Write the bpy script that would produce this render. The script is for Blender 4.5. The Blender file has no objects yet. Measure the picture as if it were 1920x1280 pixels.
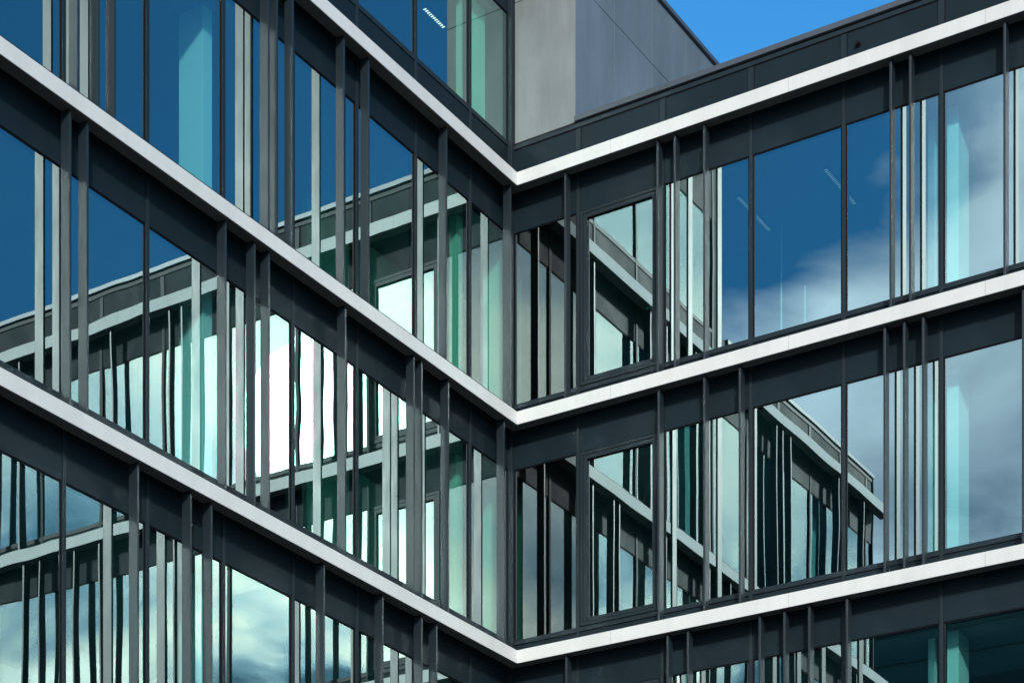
import bpy, math, random
from math import radians, sin, cos, pi
from mathutils import Vector, Matrix

# ---------------------------------------------------------------- camera, world, sun
S = bpy.context.scene
COL = bpy.data.collections.new("place"); S.collection.children.link(COL)
# world axes: X runs along the left facade (towards the viewer), Y along the right facade, corner of the ledges at (0, 0)
FPX, AL, YH, DIST, LXO = 4035.4, 0.55619, 2587.3, 33.4, 0.0780
CA, SA = cos(AL), sin(AL)
EYE = 1.7
cam_d = bpy.data.cameras.new("camera"); cam = bpy.data.objects.new("camera", cam_d); COL.objects.link(cam)
cam_d.sensor_width = 36.0; cam_d.lens = FPX / 1920 * 36.0
cam_d.shift_y = (YH - 640) / 1920
cam_d.clip_start = 0.5; cam_d.clip_end = 3000
fw = Vector((-CA, -SA, 0)); rt = Vector((-SA, CA, 0))
cp = -(fw * DIST) - rt * LXO
cam.location = (cp.x, cp.y, EYE)
cam.rotation_euler = (radians(90), 0, math.atan2(-fw.x, fw.y))
S.camera = cam

SUN = Vector((0.733, 0.549, 0.404)).normalized()
sun_el = math.asin(SUN.z); sun_az = math.atan2(SUN.x, SUN.y)
W = bpy.data.worlds.new("World"); S.world = W; W.use_nodes = True
def build_world():
    nt = W.node_tree; nt.nodes.clear(); N = nt.nodes.new; L = nt.links.new
    def math_(op, a, b=None, c=None, clamp=False):
        n = N("ShaderNodeMath"); n.operation = op; n.use_clamp = clamp
        for i, v in enumerate((a, b, c)):
            if v is None: continue
            if isinstance(v, (int, float)): n.inputs[i].default_value = v
            else: L(v, n.inputs[i])
        return n.outputs[0]
    sky = N("ShaderNodeTexSky"); sky.sky_type = 'NISHITA'; sky.sun_disc = False
    sky.sun_elevation = sun_el; sky.sun_rotation = sun_az
    sky.air_density = 1.0; sky.dust_density = 0.15; sky.ozone_density = 3.0; sky.altitude = 300
    tc = N("ShaderNodeTexCoord"); d = tc.outputs["Generated"]
    sep = N("ShaderNodeSeparateXYZ"); L(d, sep.inputs[0])
    x, y, z = sep.outputs
    # cloud shapes
    mp = N("ShaderNodeMapping"); mp.inputs["Scale"].default_value = (1, 1, 1.9); mp.inputs["Location"].default_value = (3.1, 0.7, 1.3)
    L(d, mp.inputs[0])
    n1 = N("ShaderNodeTexNoise"); n1.inputs["Scale"].default_value = 8.0; n1.inputs["Detail"].default_value = 7; n1.inputs["Roughness"].default_value = 0.52
    n1.inputs["Distortion"].default_value = 0.35
    L(mp.outputs[0], n1.inputs["Vector"])
    n2 = N("ShaderNodeTexNoise"); n2.inputs["Scale"].default_value = 2.6; n2.inputs["Detail"].default_value = 5; n2.inputs["Roughness"].default_value = 0.5
    L(mp.outputs[0], n2.inputs["Vector"])
    f1 = math_('SUBTRACT', n1.outputs["Fac"], 0.5); f2 = math_('SUBTRACT', n2.outputs["Fac"], 0.5)
    # cloud bank: the half of the sky behind the viewer and to the right of a slanting edge
    edge = math_('ADD', math_('SUBTRACT', y, z), 0.813)
    edge = math_('ADD', math_('MULTIPLY', edge, 20.0), math_('MULTIPLY', f1, 3.6))
    edge = math_('ADD', math_('MAXIMUM', edge, math_('MULTIPLY_ADD', y, 14.0, 4.4)), 0.15, clamp=True)
    ax = math_('MULTIPLY', math_('SUBTRACT', x, 0.15), 3.0, clamp=True)
    dens = math_('MULTIPLY', edge, ax)
    gaps = math_('ADD', math_('MULTIPLY', f2, 5.0), 0.95, clamp=True)      # thin places
    low = math_('MULTIPLY', math_('SUBTRACT', 0.385, z), 12.0, clamp=True)          # heavier, patchier cloud lower down
    holes = math_('MULTIPLY', math_('ADD', math_('MULTIPLY', f1, -7.0), 0.15, clamp=True), math_('ADD', math_('MULTIPLY', low, 0.35), 0.08))
    dens = math_('MULTIPLY', dens, math_('ADD', math_('MULTIPLY', gaps, 0.35), 0.62), clamp=True)
    dens = math_('MULTIPLY', dens, math_('SUBTRACT', 1.0, holes), clamp=True)
    # brightness: bright towards the veiled sun
    dp = N("ShaderNodeVectorMath"); dp.operation = 'DOT_PRODUCT'; L(d, dp.inputs[0]); dp.inputs[1].default_value = SUN
    ang2 = math_('MULTIPLY', math_('SUBTRACT', 1.0, dp.outputs["Value"]), 2.0)
    g1 = math_('MULTIPLY', math_('POWER', 2.718, math_('MULTIPLY', ang2, -1 / 0.075 ** 2)), GLOW1)
    g2 = math_('MULTIPLY', math_('POWER', 2.718, math_('MULTIPLY', ang2, -1 / 0.26 ** 2)), GLOW2)
    g3 = math_('MULTIPLY', math_('ADD', dp.outputs["Value"], 0.2), CL3)
    tex = math_('ADD', math_('ADD', math_('MULTIPLY', f1, 1.8), math_('MULTIPLY', math_('MULTIPLY', f1, low), 8.0)), math_('SUBTRACT', 1.0, math_('MULTIPLY', low, 0.42)))
    tex = math_('MAXIMUM', tex, 0.14)
    br = math_('MULTIPLY', math_('ADD', math_('ADD', g1, g2), math_('ADD', g3, CL0)), tex)
    cc = N("ShaderNodeMixRGB"); cc.inputs[1].default_value = (0.68, 0.81, 0.96, 1); cc.inputs[2].default_value = (1.0, 0.80, 0.68, 1)
    L(math_('MULTIPLY', math_('POWER', 2.718, math_('MULTIPLY', ang2, -1 / 0.5 ** 2)), math_('MULTIPLY', math_('SUBTRACT', tex, 0.35), 1.3, clamp=True)), cc.inputs[0])
    csc = N("ShaderNodeVectorMath"); csc.operation = 'SCALE'; L(cc.outputs[0], csc.inputs[0]); L(br, csc.inputs["Scale"])
    ssc = N("ShaderNodeVectorMath"); ssc.operation = 'MULTIPLY'; L(sky.outputs[0], ssc.inputs[0]); ssc.inputs[1].default_value = SKYMUL
    # clear sky is deepest at right angles to the sun
    deep = math_('SUBTRACT', math_('ADD', math_('MULTIPLY', math_('MULTIPLY', dp.outputs["Value"], dp.outputs["Value"]), 0.35), 0.60), math_('MULTIPLY', dp.outputs["Value"], 0.38))
    ss2 = N("ShaderNodeVectorMath"); ss2.operation = 'SCALE'; L(ssc.outputs[0], ss2.inputs[0]); L(deep, ss2.inputs["Scale"]); ssc = ss2
    mx = N("ShaderNodeMixRGB"); L(dens, mx.inputs[0]); L(ssc.outputs[0], mx.inputs[1]); L(csc.outputs[0], mx.inputs[2])
    bg = N("ShaderNodeBackground"); bg.inputs["Strength"].default_value = WSTR; L(mx.outputs[0], bg.inputs[0])
    out = N("ShaderNodeOutputWorld"); L(bg.outputs[0], out.inputs[0])
WSTR = 0.15
SKYMUL = (0.42, 1.34, 1.72)
GLOW1, GLOW2, CL3, CL0 = 18.0, 15.0, 2.0, 6.6
build_world()
W.cycles.sampling_method = 'MANUAL'; W.cycles.sample_map_resolution = 1024

sd = bpy.data.lights.new("sun", 'SUN'); sd.energy = 2.5; sd.angle = radians(4.0); sd.color = (1.0, 0.975, 0.94)
so = bpy.data.objects.new("sun", sd); COL.objects.link(so)
so.rotation_euler = SUN.to_track_quat('Z', 'Y').to_euler(); so.location = (30, 22, 40)

S.view_settings.view_transform = 'Standard'; S.view_settings.look = 'None'
S.view_settings.exposure = 0.0; S.view_settings.gamma = 1.0
S.cycles.use_denoising = True
S.cycles.max_bounces = 10; S.cycles.glossy_bounces = 6; S.cycles.diffuse_bounces = 3
S.cycles.transparent_max_bounces = 12; S.cycles.transmission_bounces = 4
S.cycles.caustics_reflective = True; S.cycles.blur_glossy = 0.3
S.cycles.sample_clamp_indirect = 10.0

# ---------------------------------------------------------------- materials
def new_mat(name):
    m = bpy.data.materials.new(name); m.use_nodes = True
    nt = m.node_tree; b = nt.nodes["Principled BSDF"]
    return m, nt, b
def noise(nt, scale, detail=4, rough=0.5, vec_scale=(1, 1, 1), coord="Object"):
    tc = nt.nodes.new("ShaderNodeTexCoord"); mp = nt.nodes.new("ShaderNodeMapping")
    mp.inputs["Scale"].default_value = vec_scale
    nt.links.new(tc.outputs[coord], mp.inputs[0])
    n = nt.nodes.new("ShaderNodeTexNoise"); n.inputs["Scale"].default_value = scale
    n.inputs["Detail"].default_value = detail; n.inputs["Roughness"].default_value = rough
    nt.links.new(mp.outputs[0], n.inputs["Vector"])
    return n.outputs["Fac"]
def ramp(nt, fac, stops):
    r = nt.nodes.new("ShaderNodeValToRGB"); nt.links.new(fac, r.inputs[0])
    e = r.color_ramp.elements
    while len(e) < len(stops): e.new(0.5)
    for i, (p, c) in enumerate(stops):
        e[i].position = p; e[i].color = (*c, 1) if len(c) == 3 else c
    return r.outputs[0]
def plain(name, col, rough=0.5, metal=0.0, var=0.12, scale=3.0, vs=(1, 1, 1), spec=0.5, rvar=0.0):
    m, nt, b = new_mat(name)
    f = noise(nt, scale, 6, 0.6, vs)
    lo = tuple(c * (1 - var) for c in col); hi = tuple(min(1, c * (1 + var)) for c in col)
    nt.links.new(ramp(nt, f, [(0.3, lo), (0.7, hi)]), b.inputs["Base Color"])
    b.inputs["Metallic"].default_value = metal; b.inputs["Specular IOR Level"].default_value = spec
    if rvar:
        g = noise(nt, scale * 2.3, 4, 0.6, vs)
        nt.links.new(ramp(nt, g, [(0.3, (rough - rvar,) * 3), (0.7, (rough + rvar,) * 3)]), b.inputs["Roughness"])
    else: b.inputs["Roughness"].default_value = rough
    return m
M = {}
def buckle(m, scale, strength, dist):
    nt = m.node_tree; b = nt.nodes["Principled BSDF"]
    f = noise(nt, scale, 2, 0.4)
    bp = nt.nodes.new("ShaderNodeBump"); bp.inputs["Strength"].default_value = strength; bp.inputs["Distance"].default_value = dist
    nt.links.new(f, bp.inputs["Height"]); nt.links.new(bp.outputs[0], b.inputs["Normal"])
M['white'] = plain("white_coated_metal", (0.79, 0.805, 0.77), 0.5, 0, 0.05, 2.2, (1, 1, 0.25), 0.2)
def streaks(m, amt):
    nt = m.node_tree; b = nt.nodes["Principled BSDF"]; src = b.inputs["Base Color"].links[0].from_socket
    f = noise(nt, 9.0, 6, 0.7, (1, 1, 0.06)); g = noise(nt, 0.7, 4, 0.6)
    c = ramp(nt, f, [(0.35, (1 - amt, 1 - amt, 1 - amt * 1.1)), (0.62, (1, 1, 1))])
    d = ramp(nt, g, [(0.35, (0.97, 0.97, 0.965)), (0.6, (1, 1, 1))])
    for q in (c, d):
        x = nt.nodes.new("ShaderNodeMixRGB"); x.blend_type = 'MULTIPLY'; x.inputs[0].default_value = 1
        nt.links.new(src, x.inputs[1]); nt.links.new(q, x.inputs[2]); src = x.outputs[0]
    nt.links.new(src, b.inputs["Base Color"])
streaks(M['white'], 0.035)
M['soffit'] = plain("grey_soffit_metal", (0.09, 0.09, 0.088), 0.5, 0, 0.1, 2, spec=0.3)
M['panel'] = plain("anthracite_panel", (0.011, 0.0225, 0.0295), 0.52, 0.0, 0.18, 0.9, (1, 1, 0.5), 0.14, 0.06)
M['frame'] = plain("anthracite_frame", (0.018, 0.030, 0.037), 0.42, 0.0, 0.12, 4, (1, 1, 0.3), 0.2)
M['fin'] = plain("satin_anthracite_fin", (0.018, 0.030, 0.038), 0.36, 0.0, 0.07, 2.5, (1, 1, 0.25), 0.58, 0.04)
M['cap'] = plain("dark_metal_coping", (0.10, 0.12, 0.14), 0.35, 0.2, 0.08, 2, spec=0.4)
M['rubber'] = plain("black_gasket", (0.006, 0.006, 0.007), 0.6, 0, 0.1, 5, spec=0.2)
M['ceiling'] = plain("pale_ceiling", (0.28, 0.28, 0.27), 0.8, 0, 0.05, 2, spec=0.2)
M['carpet'] = plain("dark_carpet", (0.05, 0.05, 0.055), 0.95, 0, 0.2, 40, spec=0.1)
M['inwall'] = plain("grey_inner_wall", (0.10, 0.11, 0.105), 0.8, 0, 0.08, 1.2, spec=0.2)
M['column'] = plain("white_painted_column", (0.74, 0.74, 0.73), 0.6, 0, 0.03, 2, spec=0.3)
M['pier'] = plain("pale_green_plaster", (0.42, 0.62, 0.45), 0.8, 0, 0.03, 2, spec=0.2)
M['roof'] = plain("roof_gravel", (0.20, 0.19, 0.18), 0.95, 0, 0.3, 30, spec=0.1)
M['paving'] = plain("paving", (0.22, 0.21, 0.20), 0.9, 0, 0.2, 0.8, spec=0.2)
M['slate'] = plain("slate_cladding", (0.03, 0.04, 0.042), 0.7, 0, 0.15, 1.5, spec=0.2)
M['black'] = plain("dark_void", (0.02, 0.02, 0.022), 0.8, 0, 0.1, 3, spec=0.1)

def concrete(name="fair_faced_concrete", tint=(1, 1, 1)):
    m, nt, b = new_mat(name)
    def T(v): return (v[0] * tint[0], v[1] * tint[1], v[2] * tint[2])
    a = noise(nt, 0.9, 8, 0.62, (1, 1, 0.55)); s = noise(nt, 3.2, 5, 0.6, (1, 1, 0.12)); p = noise(nt, 60, 3, 0.6)
    c1 = ramp(nt, a, [(0.28, T((0.22, 0.225, 0.22))), (0.72, T((0.33, 0.335, 0.32)))])
    c2 = ramp(nt, s, [(0.30, (0.86, 0.86, 0.86)), (0.70, (1.05, 1.05, 1.05))])
    c3 = ramp(nt, p, [(0.30, (0.92, 0.92, 0.92)), (0.60, (1.0, 1.0, 1.0))])
    x = nt.nodes.new("ShaderNodeMixRGB"); x.blend_type = 'MULTIPLY'; x.inputs[0].default_value = 1
    nt.links.new(c1, x.inputs[1]); nt.links.new(c2, x.inputs[2])
    y = nt.nodes.new("ShaderNodeMixRGB"); y.blend_type = 'MULTIPLY'; y.inputs[0].default_value = 1
    nt.links.new(x.outputs[0], y.inputs[1]); nt.links.new(c3, y.inputs[2])
    nt.links.new(y.outputs[0], b.inputs["Base Color"]); b.inputs["Roughness"].default_value = 0.8
    bp = nt.nodes.new("ShaderNodeBump"); bp.inputs["Strength"].default_value = 0.25; bp.inputs["Distance"].default_value = 0.01
    nt.links.new(p, bp.inputs["Height"]); nt.links.new(bp.outputs[0], b.inputs["Normal"])
    return m
M['concrete'] = concrete(tint=(0.90, 0.985, 1.0))
M['bluegrey'] = concrete("blue_grey_concrete", (0.56, 0.73, 0.90))  # concrete mix tinted bluer and darker for the block's side face

def glass(name, refl, rtint, ttint, ior=1.9):
    """coated solar glass: a greenish mirror over a tinted see-through body"""
    m = bpy.data.materials.new(name); m.use_nodes = True; nt = m.node_tree; nt.nodes.clear()
    N = nt.nodes.new; L = nt.links.new
    gl = N("ShaderNodeBsdfGlossy"); gl.distribution = 'GGX'; gl.inputs["Roughness"].default_value = 0.0; gl.inputs["Color"].default_value = (*rtint, 1)
    tr = N("ShaderNodeBsdfTransparent"); tr.inputs["Color"].default_value = (*ttint, 1)
    geo = N("ShaderNodeNewGeometry"); dt = N("ShaderNodeVectorMath"); dt.operation = 'DOT_PRODUCT'
    L(geo.outputs["Normal"], dt.inputs[0]); L(geo.outputs["Incoming"], dt.inputs[1])
    ab = N("ShaderNodeMath"); ab.operation = 'ABSOLUTE'; L(dt.outputs["Value"], ab.inputs[0])
    om = N("ShaderNodeMath"); om.operation = 'SUBTRACT'; om.inputs[0].default_value = 1.0; L(ab.outputs[0], om.inputs[1])
    fr = N("ShaderNodeMath"); fr.operation = 'POWER'; L(om.outputs[0], fr.inputs[0]); fr.inputs[1].default_value = 4.0
    fac = N("ShaderNodeMath"); fac.operation = 'MULTIPLY_ADD'; fac.inputs[1].default_value = 1 - refl; fac.inputs[2].default_value = refl; fac.use_clamp = True
    L(fr.outputs[0], fac.inputs[0])
    mx = N("ShaderNodeMixShader"); L(fac.outputs[0], mx.inputs[0]); L(tr.outputs[0], mx.inputs[1]); L(gl.outputs[0], mx.inputs[2])
    o = N("ShaderNodeOutputMaterial"); L(mx.outputs[0], o.inputs[0])
    return m
buckle(M['panel'], 2.2, 0.5, 0.03)
M['glass'] = glass("coated_glass", 0.51, (0.73, 0.98, 0.98), (0.72, 1.40, 1.34))
M['glass_grey'] = glass("neutral_grey_glass", 0.20, (0.74, 0.88, 0.92), (0.30, 0.32, 0.32))
def emit(name, col, s):
    m, nt, b = new_mat(name); b.inputs["Base Color"].default_value = (*col, 1)
    b.inputs["Emission Color"].default_value = (*col, 1); b.inputs["Emission Strength"].default_value = s
    return m
M['lamp'] = emit("lit_lamp_cells", (1.0, 0.74, 0.60), 2.6)
M['lamp_dim'] = emit("dimmed_lamp_cells", (1.0, 0.96, 0.90), 0.16)

# ---------------------------------------------------------------- mesh helpers
class MB:
    def __init__(s): s.v = []; s.f = []; s.m = []
    def box(s, x0, x1, y0, y1, z0, z1, mi=0):
        x0, x1 = min(x0, x1), max(x0, x1); y0, y1 = min(y0, y1), max(y0, y1); z0, z1 = min(z0, z1), max(z0, z1)
        i = len(s.v)
        s.v += [(x0, y0, z0), (x1, y0, z0), (x1, y1, z0), (x0, y1, z0), (x0, y0, z1), (x1, y0, z1), (x1, y1, z1), (x0, y1, z1)]
        s.f += [(i, i+3, i+2, i+1), (i+4, i+5, i+6, i+7), (i, i+1, i+5, i+4), (i+1, i+2, i+6, i+5), (i+2, i+3, i+7, i+6), (i+3, i, i+4, i+7)]
        s.m += [mi] * 6; return s
    def poly(s, pts, mi=0):
        i = len(s.v); s.v += pts; s.f.append(tuple(range(i, i + len(pts)))); s.m.append(mi); return s
    def prism(s, outline, z0, z1, mi=0):
        n = len(outline); i = len(s.v)
        s.v += [(x, y, z0) for x, y in outline] + [(x, y, z1) for x, y in outline]
        s.f.append(tuple(i + k for k in reversed(range(n)))); s.f.append(tuple(i + n + k for k in range(n))); s.m += [mi, mi]
        for k in range(n):
            k2 = (k + 1) % n; s.f.append((i + k, i + k2, i + n + k2, i + n + k)); s.m.append(mi)
        return s
    def build(s, name, mats, parent=None, bevel=0, label=None, smooth=False):
        xs = [v[0] for v in s.v]; ys = [v[1] for v in s.v]; zs = [v[2] for v in s.v]
        o3 = Vector(((min(xs)+max(xs))/2, (min(ys)+max(ys))/2, min(zs)))
        me = bpy.data.meshes.new(name); me.from_pydata([tuple(Vector(v) - o3) for v in s.v], [], s.f)
        if not isinstance(mats, (list, tuple)): mats = [mats]
        for m_ in mats: me.materials.append(M[m_])
        for p, mi in zip(me.polygons, s.m): p.material_index = mi; p.use_smooth = smooth
        me.update()
        o = bpy.data.objects.new(name, me); COL.objects.link(o)
        if parent is not None:
            o.parent = parent; o.location = o3 - world_loc(parent)
        else: o.location = o3
        if bevel:
            b = o.modifiers.new("edge", 'BEVEL'); b.width = bevel; b.segments = 2; b.limit_method = 'ANGLE'
        if label: o["label"] = label
        return o
def world_loc(o):
    v = Vector(o.location)
    while o.parent: o = o.parent; v += o.location
    return v
def tag(o, label=None, cat=None, group=None, kind=None):
    if label: o['label'] = label
    if cat: o['category'] = cat
    if group: o['group'] = group
    if kind: o['kind'] = kind
    return o
def wb(mb, wing, u0, u1, o0, o1, z0, z1, mi=0):
    """box on a wing: u along the facade, o out of it, z up"""
    if wing == 'L': mb.box(u0, u1, o0, o1, z0, z1, mi)
    else: mb.box(o0, o1, u0, u1, z0, z1, mi)
    return mb

# ---------------------------------------------------------------- levels and grids (metres above ground)
HB = [18.54 + EYE, 14.83 + EYE, 11.13 + EYE, 7.43 + EYE, 3.73 + EYE]      # undersides of the white ledges
LT = 0.20                                                                # ledge height
PITCH = 1.4665
GL = -0.345                                                              # glass plane
L_END, R_END = 14.40, 13.10
ML = [0.84 + PITCH * k for k in range(10)]                               # mullion centres
MR = [0.91 + PITCH * k for k in range(9)]
X_END = 7.0                                                              # end of the top storey on the left wing
RBLK = 0.84                                                              # side of the concrete block

office = bpy.data.objects.new("office_building", None); COL.objects.link(office); office.location = (0, 0, 0)
tag(office, "dark glazed office building folding round an inner corner, with white ledges and upright metal fins", "building")

# ---------------------------------------------------------------- ground
g = MB().poly([(-700, -700, 0), (700, -700, 0), (700, 700, 0), (-700, 700, 0)]).build("ground", 'paving'); tag(g, kind='structure')

# ---------------------------------------------------------------- white ledges
def ledge(z, k):
    L1, R1 = L_END + 0.10, R_END + 0.35
    js_l = [0.0] + [1.56 + 2.933 * i for i in range(5)] + [L1]
    js_r = [0.0] + [1.66 + 2.933 * i for i in range(4)] + [R1]
    mb = MB(); j = 0.002; sf = 0.014
    # left run of panels (mitred at the corner), 4 mm joints
    for i in range(len(js_l) - 1):
        a, b = js_l[i] + (j if i else 0), js_l[i + 1] - j
        if i == 0: mb.prism([(0, 0), (-0.2, -0.2), (b, -0.2), (b, 0)][::-1], z + sf, z + LT)
        else: mb.box(a, b, -0.2, 0, z + sf, z + LT)
    for i in range(len(js_r) - 1):
        a, b = js_r[i] + (j if i else 0), js_r[i + 1] - j
        if i == 0: mb.prism([(0, 0.0005), (0, b), (-0.2, b), (-0.2, -0.1995)], z + sf, z + LT)
        else: mb.box(-0.2, 0, a, b, z + sf, z + LT)
    # thin folded lip at the lower front edge + soffit panel
    for i in range(len(js_l) - 1):
        a, b = js_l[i] + (j if i else 0.012), js_l[i + 1] - j
        mb.box(a, b, -0.012, 0, z, z + sf)
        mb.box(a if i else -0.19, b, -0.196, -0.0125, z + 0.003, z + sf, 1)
    for i in range(len(js_r) - 1):
        a, b = js_r[i] + (j if i else 0), js_r[i + 1] - j
        mb.box(-0.012, 0, a, b, z, z + sf)
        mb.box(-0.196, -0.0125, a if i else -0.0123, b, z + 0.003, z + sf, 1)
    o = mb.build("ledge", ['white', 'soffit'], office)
    # black closure plate added to keep the gap behind the ledge dark; joint backing
    cb = MB()
    cb.box(0.0 - 0.2, L1 - 0.10, -0.335, -0.202, z + LT - 0.05, z + LT - 0.02)
    cb.box(-0.335, -0.202, -0.2, R1 - 0.35, z + LT - 0.05, z + LT - 0.02)
    for i in js_l[1:-1]: cb.box(i - 0.02, i + 0.02, -0.19, -0.004, z + sf + 0.004, z + LT - 0.004)
    for i in js_r[1:-1]: cb.box(-0.19, -0.004, i - 0.02, i + 0.02, z + sf + 0.004, z + LT - 0.004)
    cb.build("ledge_closure", 'black', o)
    return o
for k, z in enumerate(HB): ledge(z, k)

# ---------------------------------------------------------------- facade
rnd = random.Random(7)
def pane_mesh(wing, u0, u1, z0, z1, seed, amp=1.0):
    r = random.Random(seed)
    nu = max(4, int((u1 - u0) / 0.06)); nz = max(6, int((z1 - z0) / 0.08))
    amp *= r.uniform(0.45, 1.35)
    bow = r.uniform(-1.0, 1.0) * 0.0009 * amp
    waves = [(r.uniform(0.6, 1.7), r.uniform(-0.5, 0.5), r.uniform(0, 6.28), r.uniform(0.00002, 0.00009) * amp) for _ in range(4)]
    waves += [(r.uniform(-0.5, 0.5), r.uniform(0.5, 1.2), r.uniform(0, 6.28), r.uniform(0.00004, 0.00014) * amp) for _ in range(3)]
    tu, tz = r.uniform(-1, 1) * 0.0006 * amp, r.uniform(-1, 1) * 0.0006 * amp
    mb = MB()
    for j in range(nz + 1):
        for i in range(nu + 1):
            u = u0 + (u1 - u0) * i / nu; z = z0 + (z1 - z0) * j / nz
            a, b = i / nu * 2 - 1, j / nz * 2 - 1
            d = bow * (1 - a * a) * (1 - b * b) + tu * a * (u1 - u0) / 2 + tz * b * (z1 - z0) / 2
            for fu, fz, ph, A in waves: d += A * sin(2 * pi * (fu * (u - u0) + fz * (z - z0)) + ph)
            mb.v.append((u, GL + d, z) if wing == 'L' else (GL + d, u, z))
    for j in range(nz):
        for i in range(nu):
            p = j * (nu + 1) + i; q = (p, p + 1, p + nu + 2, p + nu + 1)
            mb.f.append(q if wing == 'R' else q[::-1]); mb.m.append(0)
    return mb
seedc = [0]
def window(wing, u0, u1, z0, z1, casement=False, label=None, gmat='glass'):
    """frame (window) with its pane; u0..u1 between mullion faces"""
    seedc[0] += 1
    fr = MB()
    e = 0.022
    wb(fr, wing, u0, u1, -0.42, -0.318, z0 - 0.072, z0, 0)             # bottom rail
    wb(fr, wing, u0, u1, -0.42, -0.334, z0 - 0.088, z0 - 0.072, 1)     # shadow gap
    wb(fr, wing, u0, u1, -0.42, -0.337, z1, z1 + 0.018, 1)             # gasket head
    wb(fr, wing, u0, u0 + e, -0.42, -0.336, z0, z1, 1)
    wb(fr, wing, u1 - e, u1, -0.42, -0.336, z0, z1, 1)
    a, b, c, d = u0 + e, u1 - e, z0, z1
    if casement:
        # outer frame, 4 mm shadow line, sash
        def ring(a, b, c, d, w, o, mi):
            wb(fr, wing, a, a + w, -0.41, o, c, d, mi); wb(fr, wing, b - w, b, -0.41, o, c, d, mi)
            wb(fr, wing, a + w, b - w, -0.41, o, c, c + w, mi); wb(fr, wing, a + w, b - w, -0.41, o, d - w, d, mi)
        ring(a, b, c, d, 0.045, -0.300, 0)
        ring(a + .045, b - .045, c + .045, d - .045, 0.007, -0.325, 1)
        ring(a + .052, b - .052, c + .052, d - .052, 0.062, -0.306, 0)
        ring(a + .114, b - .114, c + .114, d - .114, 0.010, -0.334, 1)
        a += .124; b -= .124; c += .124; d -= .124
        for uu in (u0 + 0.14, u1 - 0.14):                               # small drain caps
            wb(fr, wing, uu - 0.02, uu + 0.02, -0.306, -0.299, z0 + 0.07, z0 + 0.082, 1)
    w = fr.build("window", ['frame', 'rubber'], office, label=label)
    pane_mesh(wing, a, b, c, d, seedc[0] * 13 + 5, 0.75 if wing == 'L' else 0.85).build("pane", gmat, w, smooth=True)
    if casement:
        h = MB(); wb(h, wing, b - 0.085, b - 0.055, -0.46, -0.43, (c + d) / 2 - .5, (c + d) / 2 - .36)
        wb(h, wing, b - 0.18, b - 0.05, -0.475, -0.46, (c + d) / 2 - .38, (c + d) / 2 - .355)
        h.build("handle", 'fin', w)
    return w

def storey(wing, zb, zt, mull, uend, casement_bays=()):
    """zb underside of the lower ledge, zt underside of the upper ledge"""
    z0, z1 = zb + 0.485, zt - 0.55
    edges = [-0.26] + mull + [uend - 0.03]
    hw = 0.0275
    for i in range(len(edges) - 1):
        a = edges[i] + (hw if i else 0.0); b = edges[i + 1] - (hw if i < len(edges) - 2 else 0)
        if b - a < 0.12: continue
        window(wing, a, b, z0, z1, i in casement_bays, label='opening window in a deep stepped dark frame' if i in casement_bays else None, gmat='glass_grey' if wing == 'R' and i == 0 else 'glass')
        sp = MB(); wb(sp, wing, a + 0.002, b - 0.002, -0.42, -0.326, z1 + 0.018, zt + LT + 0.002)
        sp.build("spandrel_panel", 'panel', office)
        si = MB(); wb(si, wing, a + 0.002, b - 0.002, -0.42, -0.328, zb + LT + 0.006, z0 - 0.088)
        si.build("sill_panel", 'panel', office)
    for u in mull:
        mm = MB(); wb(mm, wing, u - hw, u + hw, -0.44, -0.312, zb + LT + 0.006, zt + LT)
        wb(mm, wing, u - 0.004, u + 0.004, -0.312, -0.308, zb + LT + 0.006, zt + LT)
        mm.build("mullion", 'frame', office, bevel=0.003)

def corner_post(zb, zt):
    mb = MB().box(-0.44, -0.262, -0.44, -0.262, zb + 0.206, zt + LT)
    mb.build("corner_post", 'frame', office, bevel=0.004)

def end_wall(z0, z1):
    pass

for k in range(3):
    zt, zb = HB[k], HB[k + 1]
    storey('L', zb, zt, ML, L_END)
    storey('R', zb, zt, MR, R_END, casement_bays=(1,))
    corner_post(zb, zt)

# fins: tip positions measured along each facade
FL = [[0.05, 1.85, 3.82, 4.40, 5.55, 5.89, 6.07, 9.02, 9.30, 9.65, 11.9, 12.25, 13.3],
      [0.24, 1.80, 2.50, 2.70, 4.37, 6.06, 6.36, 6.95, 9.49, 9.78, 11.3, 12.6, 12.95],
      [2.11, 2.50, 3.48, 4.86, 7.23, 7.63, 8.61, 11.5, 11.8, 12.7]]
FR = [[0.82, 2.42, 2.71, 3.20, 6.12, 6.41, 7.77, 9.98, 10.6, 11.9],
      [2.44, 3.20, 3.78, 6.03, 6.32, 6.60, 8.03, 8.64, 9.02, 9.52, 9.90, 11.6],
      [0.84, 2.59, 2.93, 4.10, 4.49, 4.88, 5.46, 8.3, 8.7, 10.1, 11.4]]
def fin(wing, u, zb, zt):
    t = 0.034
    mb = MB(); wb(mb, wing, u - t / 2, u + t / 2, -0.205, -0.068, zb + LT + 0.004, zt - 0.02)
    o = mb.build("fin", 'fin', office, bevel=0.0025)
    br = MB(); wb(br, wing, u - 0.01, u + 0.01, -0.19, -0.085, zt - 0.02, zt + 0.003)
    br.build("fin_bracket", 'rubber', o)
    return o
for k in range(3):
    for u in FL[k]: fin('L', u + 0.017, HB[k + 1], HB[k])
    for u in FR[k]: fin('R', u + 0.004, HB[k + 1], HB[k])

# ends of the two wings
for k in range(3):
    zt, zb = HB[k], HB[k + 1]
ew = MB().box(L_END - 0.03, L_END, -9, -0.30, 0.3, HB[0] + 0.88)
ew.build("end_wall", 'panel', office)
ew = MB().box(-9, -0.30, R_END - 0.03, R_END, 0.3, HB[0] + 0.88)
ew.build("end_wall", 'panel', office)

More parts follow.
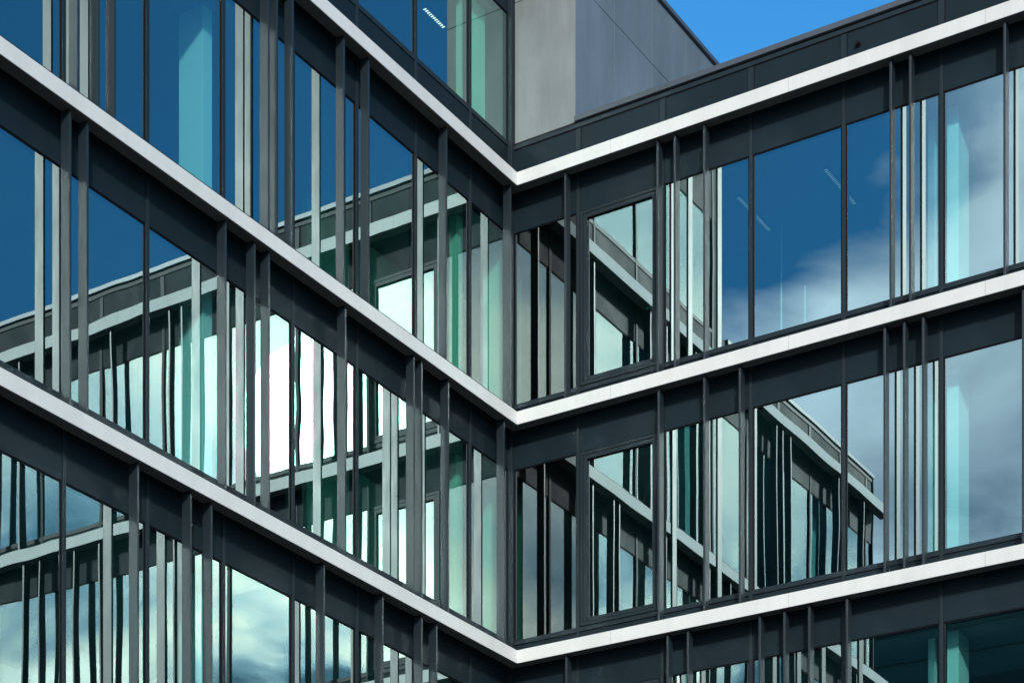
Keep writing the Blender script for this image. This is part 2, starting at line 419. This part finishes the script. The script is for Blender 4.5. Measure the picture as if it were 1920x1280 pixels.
# lower storeys, below the photograph's frame: panels, ledge-high glazing and mullions
def lower(wing, mull, uend):
    mb = MB()
    for zb, zt in ((HB[4], HB[3]), (0.25, HB[4])):
        z0, z1 = zb + 0.485, zt - 0.55
        wb(mb, wing, -0.26, uend - 0.03, -0.42, -0.326, z1, zt + LT, 0)
        wb(mb, wing, -0.26, uend - 0.03, -0.42, -0.326, zb + LT + 0.006, z0, 0)
        wb(mb, wing, -0.26, uend - 0.03, -0.42, GL, z0, z1, 1)
        for u in mull: wb(mb, wing, u - 0.0275, u + 0.0275, -0.41, -0.312, zb + LT + 0.006, zt + LT, 0)
    wb(mb, wing, -0.26, uend, -0.5, -0.30, 0, 0.45, 0)
    mb.build("lower_facade", ['panel', 'black'], office)
lower('L', ML, L_END); lower('R', MR, R_END)

# ---------------------------------------------------------------- roof edge (parapet)
Z0 = HB[0]
def parapet(wing, mull, u_from, uend):
    us = [u for u in mull if u > u_from + 0.3]
    edges = [u_from] + us + [uend]
    pp = MB()
    wb(pp, wing, u_from, uend, -0.42, -0.335, Z0 + LT + 0.004, Z0 + 0.84, 0)          # panel field
    wb(pp, wing, u_from, uend, -0.42, -0.318, Z0 + 0.775, Z0 + 0.84, 1)               # top rail
    wb(pp, wing, u_from, uend, -0.42, -0.333, Z0 + 0.758, Z0 + 0.775, 2)              # shadow line
    for u in us:
        wb(pp, wing, u - 0.045, u + 0.045, -0.42, -0.320, Z0 + LT + 0.006, Z0 + 0.758, 1)
        wb(pp, wing, u + 0.045, u + 0.060, -0.42, -0.3325, Z0 + LT + 0.006, Z0 + 0.757, 2)
        wb(pp, wing, u - 0.060, u - 0.045, -0.42, -0.3325, Z0 + LT + 0.006, Z0 + 0.757, 2)
    p = pp.build("parapet", ['panel', 'frame', 'rubber'], office)
    return p
pR = parapet('R', MR, -0.30, R_END)
pL = parapet('L', [m for m in ML if m > X_END], X_END + 0.3, L_END)
def coping(wing, a, b, parent):
    mb = MB(); wb(mb, wing, a, b, -0.75, -0.345, Z0 + 0.84, Z0 + 0.872, 1)
    js = [a] + [a + 2.05 + 2.933 * i for i in range(6) if a + 2.05 + 2.933 * i < b - 0.3] + [b]
    for i in range(len(js) - 1): wb(mb, wing, js[i] + 0.003, js[i + 1] - 0.003, -0.80, -0.290, Z0 + 0.872, Z0 + 0.955, 0)
    for q in js[1:-1]: wb(mb, wing, q - 0.05, q + 0.05, -0.79, -0.2925, Z0 + 0.8722, Z0 + 0.952, 0)
    mb.build("coping", ['cap', 'rubber'], parent, bevel=0.004)
coping('R', RBLK + 0.012, R_END + 0.05, pR); coping('L', X_END + 0.3, L_END + 0.05, pL)
# rainwater spout in the right parapet
sp = MB()
def cyl(mb, cx, cy, cz, r0, r1, x0, x1, n=14, mi=0):
    i = len(mb.v)
    for (xx, rr) in ((x0, r0), (x1, r1)):
        for q in range(n):
            a = 2 * pi * q / n; mb.v.append((xx, cy + rr * cos(a), cz + rr * sin(a)))
    mb.f.append(tuple(i + q for q in range(n))); mb.f.append(tuple(i + n + q for q in reversed(range(n)))); mb.m += [mi, mi]
    for q in range(n):
        q2 = (q + 1) % n; mb.f.append((i + q, i + n + q, i + n + q2, i + q2)); mb.m.append(mi)
cyl(sp, 0, 5.53, Z0 + 0.545, 0.045, 0.045, -0.34, -0.325); cyl(sp, 0, 5.53, Z0 + 0.545, 0.028, 0.028, -0.33, -0.27)
sp.build("overflow_spout", 'rubber', pR)

# ---------------------------------------------------------------- top storey of the left wing + concrete block
def top_storey():
    z0, z1 = Z0 + 0.90, Z0 + 2.90
    mull = [m for m in ML if m < X_END - 0.2]
    edges = [-0.26] + mull
    hw = 0.0275
    for i in range(len(edges) - 1):
        a = edges[i] + (hw if i else 0); b = edges[i + 1] - hw
        window('L', a, b, z0, z1)
    sb = MB()
    for i in range(len(edges)):
        a = edges[i] + (hw if i else 0); b = (edges[i + 1] if i < len(edges) - 1 else X_END) - hw
        sb = MB().box(a + .002, b - .002, -0.42, -0.328, Z0 + LT + 0.006, z0 - 0.088); sb.build("sill_panel", 'panel', office)
        fb = MB().box(a + .002, b - .002, -0.42, -0.326, z1 + 0.018, Z0 + 4.26); fb.build("fascia_panel", 'panel', office)
    for u in mull + [X_END]:
        MB().box(u - hw, u + hw, -0.44, -0.312, Z0 + LT + .006, Z0 + 4.26).build("mullion", 'frame', office, bevel=0.003)
    MB().box(-0.34, -0.262, -0.339, -0.262, Z0 + LT + 0.21, Z0 + 4.26).build("corner_post", 'frame', office, bevel=0.004)
    # solid end bay
    MB().box(mull[-1] + hw, X_END - hw, -0.42, -0.335, z0 - 0.088, z1 + .018).build("end_panel", 'panel', office)
    MB().box(X_END - 0.03, X_END + 0.004, -9, -0.445, Z0 + LT, Z0 + 4.25).build("end_wall", 'panel', office)
    MB().box(-0.34, X_END + 0.06, -9.0, -0.29, Z0 + 4.262, Z0 + 4.33).build("coping", 'cap', office, bevel=0.004)
top_storey()

def block():
    # face towards the left wing (normal +X) in precast panels with fine joints; side face (normal +Y)
    g = 0.005; zA, zJ, zT = Z0 + 0.885, Z0 + 3.095, Z0 + 4.25
    mb = MB()
    cols = [(-0.255, RBLK)]
    for a, b in cols:
        mb.box(-0.375, -0.345, a, b, zA, zJ - g); mb.box(-0.375, -0.345, a, b, zJ + g, zT)
    mb.box(-0.345, -0.34, -0.255, RBLK - 0.12, zA, zA + 0.0) if False else None
    js = [0.379, 1.60, 2.85, 4.05, 5.35, 6.65, 7.95, 9.0]
    for i in range(len(js) - 1):
        a, b = -js[i + 1] + (g if i < len(js) - 2 else 0), -js[i] - (g if i else 0)
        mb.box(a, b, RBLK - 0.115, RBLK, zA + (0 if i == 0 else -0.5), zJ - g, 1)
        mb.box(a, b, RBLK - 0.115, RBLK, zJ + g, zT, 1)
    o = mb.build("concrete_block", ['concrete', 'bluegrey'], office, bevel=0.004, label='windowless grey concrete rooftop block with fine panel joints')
    bk = MB().box(-0.44, -0.38, -0.34, RBLK - 0.12, Z0 + 0.80, zT).box(-9, -0.45, RBLK - 0.20, RBLK - 0.118, Z0 + 0.3, zT)
    bk.build("joint_backing", 'rubber', o)
    cp_ = MB().prism([(-9.05, -0.285), (-9.05, RBLK + 0.05), (-0.29, RBLK + 0.05), (-0.29, -0.285), ], Z0 + 4.262, Z0 + 4.335)
    cp_.build("coping", 'cap', o, bevel=0.004)
    # dark foot line and rail under the block
    MB().box(-0.41, -0.352, -0.26, RBLK, Z0 + 0.842, Z0 + 0.884).build("foot_rail", 'rubber', o)
block()
# roofs
MB().box(-9, -0.43, RBLK + 0.01, R_END - 0.03, Z0 + 0.2, Z0 + 0.35).build("flat_roof", 'roof', office)
MB().box(X_END + 0.3, L_END - 0.03, -9, -0.43, Z0 + 0.2, Z0 + 0.35).build("flat_roof", 'roof', office)
MB().box(X_END + 0.03, X_END + 0.3, -9, -0.335, Z0 + 0.2, Z0 + 0.9).build("parapet_return", 'panel', office)

# ---------------------------------------------------------------- interiors: slabs, ceilings, walls, columns
for k in range(4):
    zt = HB[k]
    s = MB()
    s.box(-8.9, L_END - 0.04, -8.9, -0.43, zt - 0.52, zt - 0.50, 1); s.box(-8.9, L_END - 0.04, -8.9, -0.43, zt - 0.50, zt + 0.38, 0)
    s.box(-8.9, -0.43, -0.43, R_END - 0.04, zt - 0.52, zt - 0.50, 1); s.box(-8.9, -0.43, -0.43, R_END - 0.04, zt - 0.50, zt + 0.19, 0)
    s.build("floor_slab", ['carpet', 'ceiling'], office)
MB().box(-8.9, X_END - 0.04, -8.9, -0.46, Z0 + 2.93, Z0 + 3.1).build("ceiling", 'ceiling', office)
cw = MB(); cw.box(-6.4, L_END - 0.05, -6.4, -6.3, HB[3], HB[0] - 0.5).box(-6.4, -6.3, -6.3, R_END - 0.05, HB[3], HB[0] - 0.5)
cw.box(-6.4, X_END - 0.05, -6.4, -6.3, Z0 + 0.38, Z0 + 2.93)
cw.build("inner_wall", 'inwall', office)
# columns: (left wing t, depth) and (right wing s)
for k in range(3):
    z0, z1 = HB[k + 1] + 0.38, HB[k] - 0.52
    for t in (6.42, 12.2):
        MB().box(t, t + 0.19, -1.16, -0.75, z0, z1).build("column", 'column', office, bevel=0.006)
    for s_ in (6.70, 12.4):
        MB().box(-1.18, -0.75, s_, s_ + 0.17, z0, z1).build("column", 'column', office, bevel=0.006)
    MB().box(-0.98, -0.90, 6.36, 6.47, z0, z1).build("column", 'column', office, bevel=0.006)
    MB().box(-0.80, -0.50, -0.95, -0.62, z0, z1).build("column", 'pier', office, bevel=0.006)
    MB().box(0.42, 0.62, -0.85, -0.72, z0, z1).build("column", 'pier', office, bevel=0.006)
MB().box(-0.02, 0.66, -0.70, -0.60, Z0 + .38, Z0 + 2.93).build("inner_pier", 'pier', office, bevel=0.006)

# ceiling lights
def ceiling_light(x0, x1, y, z, label, mat='lamp', n=11):
    e = bpy.data.objects.new("ceiling_light", None); COL.objects.link(e); e.location = ((x0 + x1) / 2, y, z)
    tag(e, label, "ceiling light", "slim louvred lights on the office ceilings")
    MB().box(x0, x1, y - 0.04, y + 0.04, z - 0.045, z - 0.002).build("housing", 'frame', e)
    c = MB()
    for i in range(n):
        a = x0 + (x1 - x0) * (i + 0.34) / n; b = x0 + (x1 - x0) * (i + 0.66) / n
        c.box(a, b, y - 0.026, y + 0.026, z - 0.052, z - 0.046)
    c.build("lamp_cells", mat, e)
ceiling_light(0.01, 0.58, -1.35, Z0 + 2.93, "short lit louvred ceiling light behind the top-storey glass beside the concrete block")
ceiling_light(-2.3, -1.18, 3.22, HB[0] - 0.52, "louvred ceiling light behind the blue glass of the upper right storey, left of the other", 'lamp_dim', 26)
ceiling_light(-2.3, -1.18, 4.65, HB[0] - 0.52, "fainter louvred ceiling light further right behind the upper right glass, near the mullion", 'lamp_dim', 26)

# ---------------------------------------------------------------- the dark block across the yard, seen only mirrored in the lower right glazing
nb = bpy.data.objects.new("neighbouring_building", None); COL.objects.link(nb); nb.location = (45, -20, 0)
tag(nb, "tall dark slate building across the yard, mirrored in the lowest right windows", "building")
MB().box(45, 58, -42, -5, 0, 30.4).build("wall", 'slate', nb)
for i in range(8):
    z = 2.6 + i * 3.6
    MB().box(44.9, 44.995, -41.5, -5.5, z, z + 0.5).build("string_course", 'panel', nb)
    MB().box(44.94, 44.995, -41.5, -5.5, z + 1.0, z + 2.7).build("window_band", 'black', nb)
MB().box(44.6, 58.2, -42.3, -4.7, 30.41, 30.6).build("roof", 'roof', nb)

# thin pale posts of a glazed room divider behind the big upper right window
for (s_, top) in ((3.47, -0.60), (3.87, -1.65)):
    MB().box(-2.21, -2.19, s_ - 0.008, s_ + 0.008, HB[1] + 0.39, HB[0] + top).build("divider_post", 'column', office)

# pale green partitions standing a little way in from the glass near the inner corner
for k in (1, 2):
    MB().box(-2.2, 2.2, -2.5, -2.4, HB[k] + 0.385, HB[k - 1] - 0.525).build("partition", 'pier', office)
